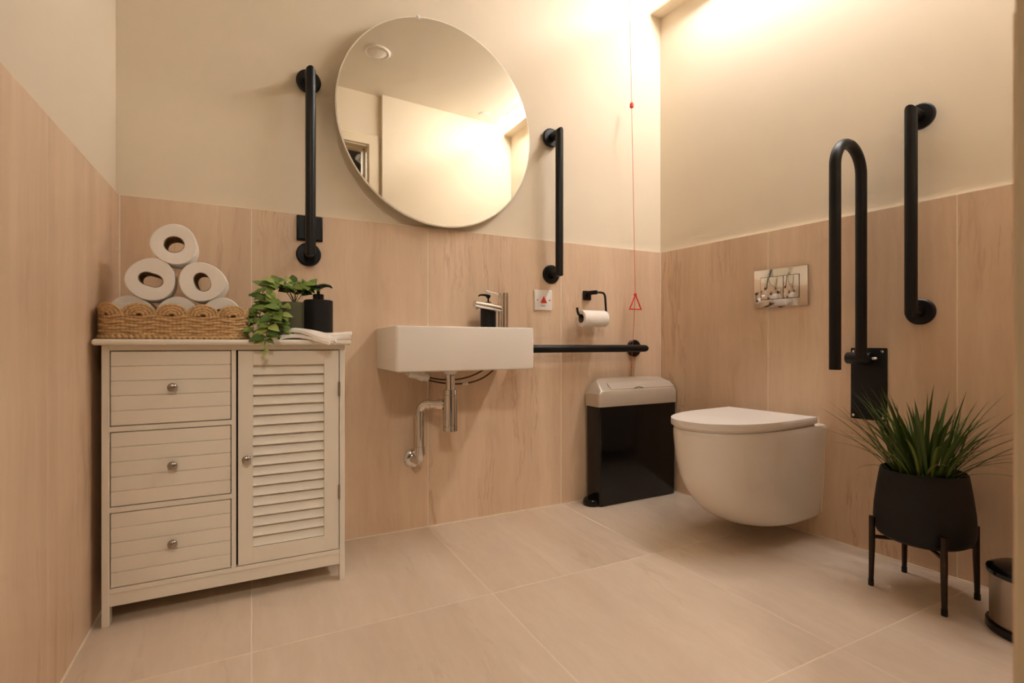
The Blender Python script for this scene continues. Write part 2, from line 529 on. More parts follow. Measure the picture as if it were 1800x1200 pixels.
# ------------------------------------------------------------------ mirror
MYAW = math.radians(2.45)
mir = thing('wall_mirror', 'large round frameless mirror on the cream wall above the basin', 'mirror', (0.643, -0.036, 1.530), MYAW)
bm = B(); lathe(bm, [(0.385, -0.0026), (0.3888, -0.0018), (0.390, 0.0), (0.390, 0.003)], 128, 'Y', cap0=False)
obj('edge', bm, 'mirror_edge', mir, True)
bm = B()
vs = [bm.verts.new((0.3852 * math.cos(2 * PI * k / 128), -0.0027, 0.3852 * math.sin(2 * PI * k / 128))) for k in range(128)]
bm.faces.new(vs)
obj('glass', bm, 'mirror', mir)
for z0 in (-0.19, 0.13):
    bm = B(); box(bm, -0.20, 0.20, 0.0032, 0.030, z0, z0 + 0.06, 0.002, 1)
    obj('mounting_batten', bm, 'white_wood', mir)
bm = B()
ca = math.radians(104)
box(bm, -0.006, 0.006, -0.006, 0.006, -0.005, 0.010, 0.002, 2)
o = obj('clip', bm, 'plastic_white', mir, True, loc=(0.385 * math.cos(ca), 0, 0.385 * math.sin(ca)))
o.rotation_euler = (0, -(ca - PI / 2), 0)

# ------------------------------------------------------------------ grab rails
def flange(bm, x, z, r=0.040):
    lathe(bm, [(r, 0.0), (r, -0.008), (r - 0.004, -0.012), (0.0175, -0.0125)], 40, 'Y', (x, 0, z))

def grab_rail(label, loc, rotz, length, vertical=True, off=0.070, r=0.0165):
    t = thing('grab_rail', label, 'grab rail', loc, rotz, 'black grab rails')
    h = length / 2
    e = lambda s, y: (0, y, s * h) if vertical else (s * h, y, 0)
    bm = B(); tube(bm, [e(1, -0.010), e(1, -off), e(-1, -off), e(-1, -0.010)], r, 28)
    obj('bar', bm, 'black_metal', t, True, angle=40)
    for s in (1, -1):
        bm = B(); flange(bm, *((0, s * h) if vertical else (s * h, 0)))
        obj('flange', bm, 'black_metal', t, True)
    return t

grab_rail('upright black grab rail above the cabinet with a square plate behind it', (0.174, 0, 1.300), 0, 0.592)
grab_rail('upright black grab rail between the round mirror and the red cord', (1.146, 0, 1.289), 0, 0.586)
grab_rail('level black grab rail running from the basin towards the corner', (1.300, 0, 0.677), 0, 0.604, False)
grab_rail('upright black grab rail on the wall above the grass plant', tuple(RW(1.047, 1.101)), RROT, 0.607)

t = thing('wall_plate', 'flat square black plate behind the grab rail above the cabinet', 'plate', (0.1776, 0, 1.093))
bm = B(); box(bm, -0.042, 0.042, -0.008, 0.0, -0.043, 0.043, 0.003, 2)
obj('plate', bm, 'black_metal', t, True)
bm = B(); box(bm, -0.036, 0.036, -0.010, -0.0075, -0.037, 0.037, 0.001, 1)
obj('cover', bm, 'black_metal', t, True)

# hinged U rail, folded up
t = thing('folding_support_rail', 'black hinged U-shaped support rail folded up beside the toilet', 'support rail', tuple(RW(0.905)), RROT)
bm = B(); box(bm, -0.056, 0.053, -0.006, 0.0, 0.443, 0.684, 0.003, 2)
obj('back_plate', bm, 'black_metal', t, True)
pts = [(0, -0.058, 0.650), (0, -0.058, 1.253)]
for k in range(1, 24):
    a = PI * k / 24
    pts.append((0, -0.1415 + 0.0835 * math.cos(a), 1.253 + 0.0835 * math.sin(a)))
pts += [(0, -0.225, 1.253), (0, -0.225, 0.617)]
bm = B(); tube(bm, pts, 0.0165, 28)
obj('tube', bm, 'black_metal', t, True, angle=40)
bm = B(); lathe(bm, [(0.0175, -0.053), (0.0195, -0.050), (0.0195, 0.018), (0.0175, 0.021)], 32, 'X', (0.002, -0.042, 0.650))
box(bm, -0.036, 0.016, -0.040, -0.006, 0.636, 0.664, 0.003, 2)
obj('hinge_barrel', bm, 'black_metal', t, True)
bm = B(); lathe(bm, [(0.005, 0.022), (0.005, 0.034), (0.0035, 0.037)], 16, 'X', (0.002, -0.042, 0.650))
obj('pin', bm, 'chrome', t, True)
for sx, sz in ((0.040, 0.672), (-0.045, 0.672), (-0.046, 0.455), (0.043, 0.455)):
    bm = B(); lathe(bm, [(0.0045, -0.0055), (0.0045, -0.008), (0.003, -0.009)], 14, 'Y', (sx, 0, sz))
    obj('screw', bm, 'chrome', t, True)

# ------------------------------------------------------------------ cabinet
CY0, CY1 = -0.307, -0.012
cab = thing('storage_cabinet', 'white wooden cabinet with three drawers and a louvred door', 'cabinet')
bm = B(); box(bm, -0.342, 0.260, -0.336, -0.006, 0.6945, 0.7095, 0.006, 3)
obj('top', bm, 'white_wood', cab, True)
bm = B(); box(bm, -0.324, 0.2415, CY0 + 0.020, CY1, 0.055, 0.6945, 0.0)
box(bm, -0.3265, -0.312, CY0 + 0.004, CY1, 0.05, 0.6945)
box(bm, 0.231, 0.2445, CY0 + 0.004, CY1, 0.05, 0.6945)
obj('carcass', bm, 'white_wood', cab)
bm = B()
box(bm, -0.3125, 0.2315, CY0 + 0.018, CY0 + 0.0205, 0.075, 0.690)
obj('shadow_gap', bm, 'gap', cab)
for x0, x1 in ((-0.328, -0.3125), (0.2312, 0.2460)):
    for y0, y1 in ((CY0, CY0 + 0.030), (CY1 - 0.030, CY1)):
        bm = B(); box(bm, x0, x1, y0, y1, 0.0, 0.6945, 0.0012, 1)
        obj('leg', bm, 'white_wood', cab)
def frame_piece(x0, x1, z0, z1, nm='rail', dy=0.0):
    bm = B(); box(bm, x0, x1, CY0 + 0.0008 + dy, CY0 + 0.019, z0, z1, 0.0006, 1)
    return obj(nm, bm, 'white_wood', cab)
frame_piece(-0.3125, 0.2312, 0.681, 0.6945)
frame_piece(-0.3125, -0.0485, 0.4795, 0.4925)
frame_piece(-0.3125, -0.0485, 0.2795, 0.2925)
frame_piece(-0.3125, 0.2312, 0.080, 0.0920)
frame_piece(-0.3125, 0.2312, 0.048, 0.0800, 'apron', 0.002)
frame_piece(-0.0485, -0.0375, 0.092, 0.681, 'stile')

def knob_mesh():
    bm = B()
    lathe(bm, [(0.0042, 0.0), (0.0042, -0.010), (0.0085, -0.012), (0.0112, -0.0155), (0.0112, -0.0175), (0.0095, -0.0205), (0.0055, -0.0225), (0.0005, -0.023)], 28, 'Y')
    return bm
def drawer(z0, z1, tilt):
    x0, x1 = -0.3100, -0.0505
    bm = B(); box(bm, x0 + 0.003, x1 - 0.003, CY0 + 0.0085, CY0 + 0.019, z0 + 0.003, z1 - 0.003)
    d = obj('drawer', bm, 'white_wood', cab)
    n = 5
    h = (z1 - z0) / n
    for k in range(n):
        bm = B(); box(bm, x0, x1, CY0 + 0.0015, CY0 + 0.0105, z0 + k * h + 0.0003, z0 + (k + 1) * h - 0.0003, 0.0013, 1)
        obj('board', bm, 'white_wood', d)
    k = obj('knob', knob_mesh(), 'steel', d, True, loc=(-0.1805, CY0 + 0.0016, (z0 + z1) / 2 + 0.0))
    return d
drawer(0.4945, 0.679, 0)
drawer(0.2945, 0.4775, 0)
drawer(0.0940, 0.2775, 0)

dx0, dx1, dz0, dz1 = -0.0325, 0.2290, 0.0945, 0.6785
lx0, lx1, lz0, lz1 = 0.0035, 0.1880, 0.1385, 0.6390
bm = B(); box(bm, lx0 - 0.002, lx1 + 0.002, CY0 + 0.0145, CY0 + 0.0175, lz0 - 0.002, lz1 + 0.002)
door = obj('door', bm, 'white_wood', cab)
for nm, x0, x1, z0, z1 in (('stile', dx0, lx0, dz0, dz1), ('stile', lx1, dx1, dz0, dz1), ('rail', lx0, lx1, dz0, lz0), ('rail', lx0, lx1, lz1, dz1)):
    bm = B(); box(bm, x0, x1, CY0 + 0.0008, CY0 + 0.0165, z0, z1, 0.0006, 1)
    obj(nm, bm, 'white_wood', door)
ns = 18
ph = (lz1 - lz0) / ns
bm = B()
prof = [(-0.0075, -0.5 * ph + 0.0008), (-0.0100, -0.5 * ph + 0.0022), (0.0030, 0.5 * ph + 0.0015), (0.0050, 0.5 * ph + 0.0002)]
ra = [bm.verts.new((lx0 + 0.0003, y, z)) for y, z in prof]
rb = [bm.verts.new((lx1 - 0.0003, y, z)) for y, z in prof]
loft(bm, [ra, rb])
slat0 = obj('slat', bm, 'white_wood', door, loc=(0, CY0 + 0.0118, lz0 + ph * 0.5))
for k in range(1, ns):
    inst('slat', slat0.data, door, (0, CY0 + 0.0118, lz0 + ph * (k + 0.5)))
obj('knob', knob_mesh(), 'steel', door, True, loc=(-0.0125, CY0 + 0.001, 0.384))
for z in (0.565, 0.262):
    bm = B(); tube(bm, [(0.2302, CY0 - 0.001, z - 0.021), (0.2302, CY0 - 0.001, z + 0.021)], 0.0028, 12)
    box(bm, 0.2266, 0.2300, CY0 - 0.0008, CY0 + 0.004, z - 0.020, z + 0.020)
    obj('hinge', bm, 'steel', door, True)

# ------------------------------------------------------------------ toilet rolls
def roll_meshes(length, r, rc, sq, seed, hole=(1.0, 0.0)):
    rnd = random.Random(seed)
    ph1, ph2 = rnd.uniform(0, 6.28), rnd.uniform(0, 6.28)
    seg = 72
    def out(a):
        return r * (1 + sq * math.cos(3 * a + ph1) + sq * 0.7 * math.cos(2 * a + ph2))
    def inn(a):
        return rc * (1 + (hole[0] - 1) * math.cos(2 * (a - hole[1])))
    bm = B()
    def ring(fun, y, k=1.0):
        return [bm.verts.new((fun(2 * PI * i / seg) * k * math.cos(2 * PI * i / seg), y, fun(2 * PI * i / seg) * k * math.sin(2 * PI * i / seg))) for i in range(seg)]
    L = length
    rings = [ring(inn, 0.0025, 1.06), ring(lambda a: 0.5 * (inn(a) + out(a)), 0.0006), ring(out, 0.0, 0.965), ring(out, 0.0025, 0.995), ring(out, 0.006), ring(out, L - 0.006), ring(out, L - 0.0025, 0.995), ring(out, L, 0.965), ring(inn, L, 1.06)]
    loft(bm, rings, False, False)
    bm2 = B()
    a0 = [bm2.verts.new((inn(2 * PI * i / seg) * 1.07 * math.cos(2 * PI * i / seg), 0.0022, inn(2 * PI * i / seg) * 1.07 * math.sin(2 * PI * i / seg))) for i in range(seg)]
    a1 = [bm2.verts.new((inn(2 * PI * i / seg) * 1.0 * math.cos(2 * PI * i / seg), 0.0018, inn(2 * PI * i / seg) * 1.0 * math.sin(2 * PI * i / seg))) for i in range(seg)]
    a2 = [bm2.verts.new((v.co.x, L - 0.0018, v.co.z)) for v in a1]
    a3 = [bm2.verts.new((v.co.x, L - 0.0022, v.co.z)) for v in a0]
    loft(bm2, [a0, a1, a2, a3], False, False)
    return bm, bm2
def toilet_roll(label, loc, rotz=0.0, length=0.100, r=0.054, rc=0.0215, sq=0.025, seed=1, hole=(1.0, 0.0), group='toilet rolls piled in the basket'):
    t = thing('toilet_roll', label, 'toilet roll', loc, rotz, group)
    a, b = roll_meshes(length, r, rc, sq, seed, hole)
    obj('paper', a, 'paper', t, True, angle=50)
    obj('cardboard_core', b, 'card', t, True, angle=50)
    return t
RY = -0.262
toilet_roll('white toilet roll at the very top of the pile', (-0.1835, RY, 0.9625), 0.02, r=0.0535, seed=11, hole=(1.04, 0.3))
toilet_roll('white toilet roll in the middle row nearer the corner wall, with a flattened core', (-0.2345, RY, 0.8660), 0.05, r=0.0555, rc=0.0215, seed=12, sq=0.03, hole=(1.22, -0.3))
toilet_roll('white toilet roll in the middle row nearer the leafy plant', (-0.1195, RY, 0.8660), -0.03, r=0.0545, seed=15, sq=0.03, hole=(1.15, 1.9))
toilet_roll('white toilet roll low in the basket at the end by the corner wall', (-0.2790, RY + 0.004, 0.7685), 0.0, r=0.0535, seed=14)
toilet_roll('white toilet roll low in the basket between two others', (-0.1765, RY + 0.004, 0.7715), 0.0, r=0.0515, seed=13, sq=0.015)
toilet_roll('white toilet roll low in the basket at the end by the leafy plant', (-0.0735, RY + 0.004, 0.7725), 0.0, r=0.0520, seed=16, sq=0.02)

# ------------------------------------------------------------------ wicker basket with a scalloped rim
bk = thing('wicker_basket', 'woven seagrass basket with a scalloped rim full of toilet rolls', 'basket')
bx0, bx1, by0, by1, br = -0.3380, -0.0130, -0.3150, -0.1150, 0.050
def perimeter(inset=0.0, step=0.0022):
    pts = []
    x0, x1, y0, y1 = bx0 + inset, bx1 - inset, by0 + inset, by1 - inset
    r = max(br - inset, 0.004)
    raw = rrect(x0, x1, y0, y1, r, 14)
    raw = [Vector((p[0], p[1], 0)) for p in raw]
    acc = [0.0]
    for i in range(len(raw)):
        acc.append(acc[-1] + (raw[(i + 1) % len(raw)] - raw[i]).length)
    tot = acc[-1]
    n = int(tot / step)
    res = []
    j = 0
    for k in range(n):
        s = tot * k / n
        while acc[j + 1] < s: j += 1
        f = (s - acc[j]) / max(1e-9, acc[j + 1] - acc[j])
        res.append(raw[j % len(raw)].lerp(raw[(j + 1) % len(raw)], f))
    return res, tot
per, ptot = perimeter()
NP = len(per)
def pnorm(i):
    d = (per[(i + 1) % NP] - per[i - 1]).normalized()
    return Vector((d.y, -d.x, 0))
NS = 14
S0 = 0.012
ZB = 0.7100
for row in range(8):
    z = ZB + 0.0045 + row * 0.0074
    pts = []
    for i in range(NP):
        s = ptot * i / NP
        w = math.sin(2 * PI * NS * (s - S0) / ptot * 1.0 + PI * row)
        sag = 0.0022 * math.cos(2 * PI * NS * (s - S0) / ptot) * (row / 7.0)
        pts.append(per[i] + pnorm(i) * (0.0022 * w) + Vector((0, 0, z + sag)))
    bm = B(); tube(bm, pts, 0.0043, 7, True, rfun=lambda i: 0.0043 * (1 + 0.16 * math.sin(i * 1.55)))
    obj('woven_row', bm, 'rope', bk, True, angle=80)
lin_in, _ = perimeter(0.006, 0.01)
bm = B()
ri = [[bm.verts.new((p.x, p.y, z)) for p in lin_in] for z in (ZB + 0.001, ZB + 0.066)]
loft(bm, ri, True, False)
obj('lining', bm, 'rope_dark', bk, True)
# braid at the foot
bm = B()
bp = []
for i in range(NP):
    s = ptot * i / NP
    bp.append(per[i] + pnorm(i) * (0.0035 + 0.0012 * math.sin(s * 520)) + Vector((0, 0, ZB + 0.0048 + 0.0016 * math.cos(s * 520))))
tube(bm, bp, 0.0042, 7, True, rfun=lambda i: 0.0042 * (1 + 0.22 * math.sin(i * 1.1)))
obj('foot_braid', bm, 'rope', bk, True, angle=80)
half = ptot / NS / 2
for q in range(NS):
    sc_ = (q + 0.5) * ptot / NS + S0
    bm = B()
    rx = half * 0.97
    while rx > 0.004:
        pts = []
        hh = rx * 0.80
        na = max(8, int(rx * PI / 0.0024))
        for k in range(na + 1):
            a = PI * k / na
            s = sc_ - rx * math.cos(a)
            i = int(round(s / ptot * NP)) % NP
            f = s / ptot * NP - math.floor(s / ptot * NP)
            i0 = int(math.floor(s / ptot * NP)) % NP
            p = per[i0].lerp(per[(i0 + 1) % NP], f)
            bulge = 0.0026 * math.sin(a) + (half - rx) * 0.06
            pts.append(p + pnorm(i) * bulge + Vector((0, 0, ZB + 0.0605 + hh * math.sin(a))))
        tube(bm, pts, 0.0040, 7, False, rfun=lambda i: 0.0040 * (1 + 0.18 * math.sin(i * 1.6)))
        rx -= 0.0079
    obj('scallop', bm, 'rope', bk, True, angle=80)

# ------------------------------------------------------------------ soap dispensers
def dispenser(label, loc, rotz, r, h, noz):
    t = thing('soap_dispenser', label, 'soap dispenser', loc, rotz, 'black soap dispensers')
    bm = B(); lathe(bm, [(r - 0.003, 0.0), (r, 0.003), (r, h - 0.003), (r - 0.003, h), (0.018, h + 0.0005)], 48)
    obj('bottle', bm, 'black_satin', t, True)
    k = r / 0.043
    bm = B(); lathe(bm, [(0.0165 * k, h), (0.0165 * k, h + 0.017), (0.0145 * k, h + 0.0185), (0.005, h + 0.019)], 32)
    obj('collar', bm, 'black_plastic', t, True)
    bm = B(); cyl(bm, (0, 0, h + 0.018), (0, 0, h + 0.036), 0.0048 * k, 20)
    obj('stem', bm, 'black_plastic', t, True)
    bm = B(); lathe(bm, [(0.006, h + 0.034), (0.0125 * k, h + 0.036), (0.0135 * k, h + 0.041), (0.0125 * k, h + 0.046), (0.004, h + 0.048)], 28)
    pts = [(0.002, 0, h + 0.044), (noz * 0.5, 0, h + 0.046), (noz * 0.85, 0, h + 0.045), (noz, 0, h + 0.040)]
    tube(bm, pts, 0.0045, 14, rfun=lambda i: (0.0055, 0.0042, 0.0034, 0.0026)[i])
    obj('pump_head', bm, 'black_plastic', t, True)
    return t
dispenser('round black soap dispenser on the cabinet beside the leafy plant', (0.1835, -0.205, 0.7095), 0.06, 0.0425, 0.1225, 0.041)
dispenser('small black soap dispenser behind the chrome tap', (0.829, -0.050, 0.7555), PI - 0.15, 0.0305, 0.088, 0.040)

# ------------------------------------------------------------------ leafy plant on the cabinet
pl = thing('potted_vine', 'leafy green trailing plant in a pot between basket and dispenser', 'plant', (0.118, -0.165, 0.7095))
bm = B(); lathe(bm, [(0.044, 0.0), (0.048, 0.004), (0.054, 0.060), (0.055, 0.112), (0.052, 0.115), (0.050, 0.108), (0.0, 0.105)][:6], 40)
obj('pot', bm, 'jar', pl, True)
def leaf_mesh(nm, m, L, Wd, fold, curl):
    bm = B()
    prof = [(0.0, 0.03), (0.12, 0.45), (0.28, 0.85), (0.45, 1.0), (0.65, 0.82), (0.83, 0.45), (1.0, 0.02)]
    rows = []
    for t_, w in prof:
        y = L * t_
        z = -curl * L * t_ * t_
        hw = Wd / 2 * w
        rows.append([bm.verts.new((-hw, y, z + fold * hw)), bm.verts.new((0, y, z)), bm.verts.new((hw, y, z + fold * hw))])
    for a, b in zip(rows, rows[1:]):
        for k in range(2):
            bm.faces.new((a[k], a[k + 1], b[k + 1], b[k]))
    me = bpy.data.meshes.new(nm)
    bm.to_mesh(me); bm.free()
    me.materials.append(M[m])
    for p in me.polygons: p.use_smooth = True
    return me
LM = [leaf_mesh('leaf_a', 'leaf', 0.046, 0.030, 0.35, 0.25), leaf_mesh('leaf_b', 'leaf_pale', 0.042, 0.029, 0.30, 0.35), leaf_mesh('leaf_c', 'leaf_deep', 0.048, 0.032, 0.30, 0.2), leaf_mesh('leaf_d', 'leaf', 0.038, 0.027, 0.4, 0.5)]
rnd = random.Random(5)
def bez(p, t_):
    a, b, c, d = p
    u = 1 - t_
    return a * u ** 3 + b * (3 * u * u * t_) + c * (3 * u * t_ * t_) + d * t_ ** 3
stems = [  # control points local to the plant root (x right, y back, z up)
    [(0, 0, .105), (-.03, -.02, .19), (-.10, -.05, .17), (-.105, -.075, .085)],
    [(0, 0, .105), (-.02, -.03, .20), (-.08, -.07, .18), (-.085, -.10, .11)],
    [(0, 0, .105), (0, .0, .15), (-.04, -.01, .19), (-.095, -.03, .150)],
    [(0, 0, .105), (.01, -.01, .15), (.02, -.02, .17), (.035, -.03, .165)],
    [(0, 0, .105), (.0, -.02, .16), (.0, -.05, .17), (-.02, -.07, .150)],
    [(0, 0, .105), (.02, .0, .15), (.05, -.01, .175), (.072, -.03, .158)],
    [(-.03, -.03, .10), (-.07, -.08, .13), (-.085, -.12, .07), (-.075, -.135, .025)],
    [(-.03, -.02, .10), (-.09, -.05, .12), (-.125, -.10, .06), (-.112, -.135, .014)],
    [(-.02, -.04, .10), (-.045, -.10, .12), (-.05, -.145, .06), (-.045, -.145, .02)],
    [(-.02, -.04, .10), (-.06, -.12, .10), (-.080, -.165, .035), (-.086, -.184, -.012)],
    [(0, .0, .105), (.01, .01, .15), (0, .0, .18), (-.012, -.01, .175)],
    [(-.02, .0, .10), (-.07, -.01, .13), (-.10, -.02, .10), (-.10, -.04, .045)],
]
zax = Vector((0, 0, 1))
for si, cp in enumerate(stems):
    cp = [Vector(c) for c in cp]
    pts = [bez(cp, k / 14) for k in range(15)]
    bm = B(); tube(bm, pts, 0.0012, 6)
    obj('stem', bm, 'stem', pl, True)
    nl = 6 if si in (3, 10) else 8
    for k in range(nl):
        t_ = 0.30 + 0.70 * (k + 0.5 * rnd.random()) / nl
        if si == 9 and t_ > 0.93: t_ = 0.93
        p = bez(cp, min(t_, 1.0))
        tg = (bez(cp, min(t_ + 0.03, 1.0)) - bez(cp, t_ - 0.03)).normalized()
        for sd in (-1, 1):
            if rnd.random() < 0.12: continue
            side = tg.cross(Vector((0, -0.5, 1))).normalized() * sd
            d = (side * 0.9 + tg * rnd.uniform(0.2, 0.7) + Vector((rnd.uniform(-.3, .3), rnd.uniform(-.75, .05), rnd.uniform(-.1, .55)))).normalized()
            nrm = Vector((rnd.uniform(-.35, .45), -0.65, 0.75))
            nrm = (nrm - d * nrm.dot(d)).normalized()
            X = d.cross(nrm).normalized()
            R = Matrix((X, d, nrm)).transposed()
            s = rnd.uniform(0.62, 1.0)
            tip = p + d * 0.036 * s
            wx, wy, wz = tip.x + 0.118, tip.y - 0.165, tip.z + 0.7095
            if wz < 0.717 and wy > -0.345: d = (d + Vector((0, 0, 0.9))).normalized(); nrm = (nrm - d * nrm.dot(d)).normalized(); X = d.cross(nrm); R = Matrix((X, d, nrm)).transposed()
            inst('leaf', LM[rnd.choice([0, 0, 1, 2, 2, 3])], pl, p, R.to_quaternion(), (s, s, s))
# a dangling tendril over the cabinet edge
bm = B(); tube(bm, [(-.078, -.172, .02), (-.086, -.184, -.004), (-.088, -.186, -.020), (-.082, -.187, -.034)], 0.0011, 6)
obj('stem', bm, 'stem', pl, True)
for zz, ang in ((-0.012, 0.5), (-0.022, -0.5), (-0.03, 0.2)):
    q = Quaternion((0, 1, 0), ang) @ Quaternion((1, 0, 0), -PI / 2 - 0.15)
    inst('leaf', LM[1], pl, (-.086, -.1865, zz), q, (0.35, 0.42, 0.42))

# ------------------------------------------------------------------ folded white cloth
cl = thing('folded_cloth', 'crumpled white cloth folded on the cabinet edge below the black dispenser', 'cloth')
def cloth_strip(p, wid, zf, th=0.0035, nu=28, nv=9, wob=0.003, ph=0.0):
    """p: centre line control points; zf extra height; a flat folded band with soft ridges"""
    p = [Vector(c) for c in p]
    bm = B()
    top, bot = [], []
    for i in range(nu + 1):
        t_ = i / nu
        c = bez(p, t_)
        tg = (bez(p, min(1, t_ + .02)) - bez(p, max(0, t_ - .02)))
        tg.z = 0
        sd = Vector((-tg.y, tg.x, 0)).normalized()
        rt, rb = [], []
        for j in range(nv + 1):
            v = j / nv - 0.5
            z = wob * math.sin(v * 15 + 5 * t_ + ph) + zf(t_, v)
            q = c + sd * (v * wid * (1 + 0.12 * math.sin(9 * t_ + ph))) + Vector((0, 0, z))
            rt.append(bm.verts.new(q + Vector((0, 0, th))))
            rb.append(bm.verts.new(q))
        top.append(rt); bot.append(rb)
    for i in range(nu):
        for j in range(nv):
            bm.faces.new((top[i][j], top[i + 1][j], top[i + 1][j + 1], top[i][j + 1]))
            bm.faces.new((bot[i][j], bot[i][j + 1], bot[i + 1][j + 1], bot[i + 1][j]))
    for i in range(nu):
        bm.faces.new((top[i][0], bot[i][0], bot[i + 1][0], top[i + 1][0]))
        bm.faces.new((top[i][nv], top[i + 1][nv], bot[i + 1][nv], bot[i][nv]))
    for j in range(nv):
        bm.faces.new((top[0][j], top[0][j + 1], bot[0][j + 1], bot[0][j]))
        bm.faces.new((top[nu][j], bot[nu][j], bot[nu][j + 1], top[nu][j + 1]))
    return bm
def dome(h): return lambda t_, v: h * (1 - 4 * v * v)
for ctrl, wid, h, th, ph_, wob in (
    ([(.076, -.290, .7100), (.110, -.298, .7180), (.150, -.315, .7120), (.206, -.350, .6960)], 0.046, 0.004, 0.009, 0.4, 0.0018),
    ([(.080, -.284, .7175), (.112, -.292, .7400), (.150, -.312, .7230), (.209, -.353, .7010)], 0.036, 0.005, 0.008, 1.0, 0.0026),
    ([(.084, -.272, .7190), (.118, -.280, .7390), (.160, -.292, .7220), (.205, -.322, .7120)], 0.030, 0.004, 0.009, 1.9, 0.0022),
    ([(.130, -.292, .7100), (.175, -.298, .7110), (.215, -.310, .7110), (.262, -.318, .7130)], 0.046, 0.002, 0.006, 3.0, 0.0010),
    ([(.140, -.286, .7160), (.180, -.294, .7190), (.215, -.304, .7190), (.264, -.316, .7230)], 0.042, 0.004, 0.006, 2.2, 0.0020)):
    obj('fold', cloth_strip(ctrl, wid, dome(h), th=th, ph=ph_, wob=wob), 'cloth', cl, True, angle=60)

# ------------------------------------------------------------------ basin, tap, trap, hoses
bs = thing('wall_basin', 'white rectangular ceramic basin hung on the tiled wall', 'basin', (0, 0, 0))
X0, X1, Y0, Z0, Z1 = 0.4030, 0.9050, -0.2850, 0.6070, 0.7555
bm = B()
def rr(x0, x1, y0, y1, r): return rrect(x0, x1, y0, y1, r, 6)
rings = [ringv(bm, rr(X0 + .006, X1 - .006, Y0 + .006, -.002, .012), Z0),
         ringv(bm, rr(X0 + .001, X1 - .001, Y0 + .001, -.001, .012), Z0 + .004),
         ringv(bm, rr(X0, X1, Y0, -.0005, .012), Z0 + .010),
         ringv(bm, rr(X0, X1, Y0, -.0005, .012), Z1 - .007),
         ringv(bm, rr(X0 + .0015, X1 - .0015, Y0 + .0015, -.001, .011), Z1 - .002),
         ringv(bm, rr(X0 + .006, X1 - .006, Y0 + .006, -.002, .010), Z1),
         ringv(bm, rr(X0 + .012, X1 - .125, Y0 + .012, -.022, .030), Z1),
         ringv(bm, rr(X0 + .014, X1 - .127, Y0 + .014, -.024, .030), Z1 - .003),
         ringv(bm, rr(X0 + .024, X1 - .140, Y0 + .024, -.034, .035), Z1 - .085),
         ringv(bm, rr(X0 + .055, X1 - .175, Y0 + .055, -.065, .035), Z1 - .105)]
loft(bm, rings)
obj('bowl', bm, 'ceramic', bs, True, angle=40)
bm = B(); lathe(bm, [(0.032, Z1 - .1050), (0.032, Z1 - .1025), (0.026, Z1 - .1015)], 32, origin=(0.635, -0.145, 0))
obj('drain', bm, 'chrome', bs, True)

tp = thing('basin_tap', 'polished chrome mixer tap with a slim lever on the basin', 'tap', (0.8655, -0.112, Z1))
bm = B(); lathe(bm, [(0.0235, 0.0), (0.0235, 0.003), (0.0195, 0.005), (0.0195, 0.116), (0.0185, 0.1165), (0.0185, 0.1185), (0.0195, 0.119), (0.0195, 0.138), (0.0175, 0.1395)], 40)
obj('body', bm, 'chrome', tp, True)
bm = B(); cyl(bm, (-0.010, 0, 0.077), (-0.128, -0.014, 0.0915), 0.0138, 28, 0.0132)
obj('spout', bm, 'chrome', tp, True)
bm = B(); cyl(bm, (-0.114, -0.0120, 0.082), (-0.1125, -0.0120, 0.071), 0.0090, 20)
obj('aerator', bm, 'chrome', tp, True)
bm = B(); tube(bm, [(-0.012, 0, 0.129), (-0.035, -0.002, 0.133), (-0.080, -0.006, 0.144)], 0.0035, 14, rfun=lambda i: (0.0045, 0.0038, 0.0032)[i])
obj('lever', bm, 'chrome', tp, True)

tr = thing('bottle_trap', 'chrome bottle trap and waste pipe below the basin', 'waste trap', (0, 0, 0))
TX, TY = 0.640, -0.135
bm = B(); lathe(bm, [(0.024, 0.6065), (0.0245, 0.598), (0.021, 0.588)], 24, origin=(TX, TY, 0))
obj('nut', bm, 'plastic_white', tr, True)
bm = B(); lathe(bm, [(0.0165, 0.590), (0.0165, 0.586), (0.0195, 0.585), (0.0195, 0.578), (0.0165, 0.577), (0.0165, 0.525)], 32, origin=(TX, TY, 0))
obj('tailpiece', bm, 'chrome', tr, True)
bm = B(); lathe(bm, [(0.020, 0.533), (0.0265, 0.532), (0.0265, 0.515), (0.0255, 0.514), (0.0270, 0.513), (0.0270, 0.402), (0.0255, 0.401), (0.0270, 0.400), (0.0270, 0.384), (0.024, 0.382)], 40, origin=(TX, TY, 0))
obj('bottle', bm, 'chrome', tr, True)
PX, PY = 0.546, -0.072
def arc(p, a, b, n=8):
    """quarter bend round corner point p, from a towards b"""
    p, a, b = Vector(p), Vector(a), Vector(b)
    c = p + (a - p) + (b - p)
    u, v = a - c, b - c
    return [c + u * math.cos(PI / 2 * k / n) + v * math.sin(PI / 2 * k / n) for k in range(n + 1)]
dirv = (Vector((PX, PY, 0)) - Vector((TX, TY, 0))).normalized()
corner = Vector((PX, PY, 0.478))
pts = [Vector((TX, TY, 0.478)), corner - dirv * 0.030] + arc(corner, corner - dirv * 0.026, corner - Vector((0, 0, 0.026)))
low = Vector((PX, PY, 0.268))
pts += [low + Vector((0, 0, 0.030))] + arc(low, low + Vector((0, 0, 0.024)), low + Vector((-0.004, 0.024, 0))) + [Vector((0.5395, -0.001, 0.268))]
bm = B(); tube(bm, pts, 0.0160, 24)
obj('pipe', bm, 'chrome', tr, True, angle=50)
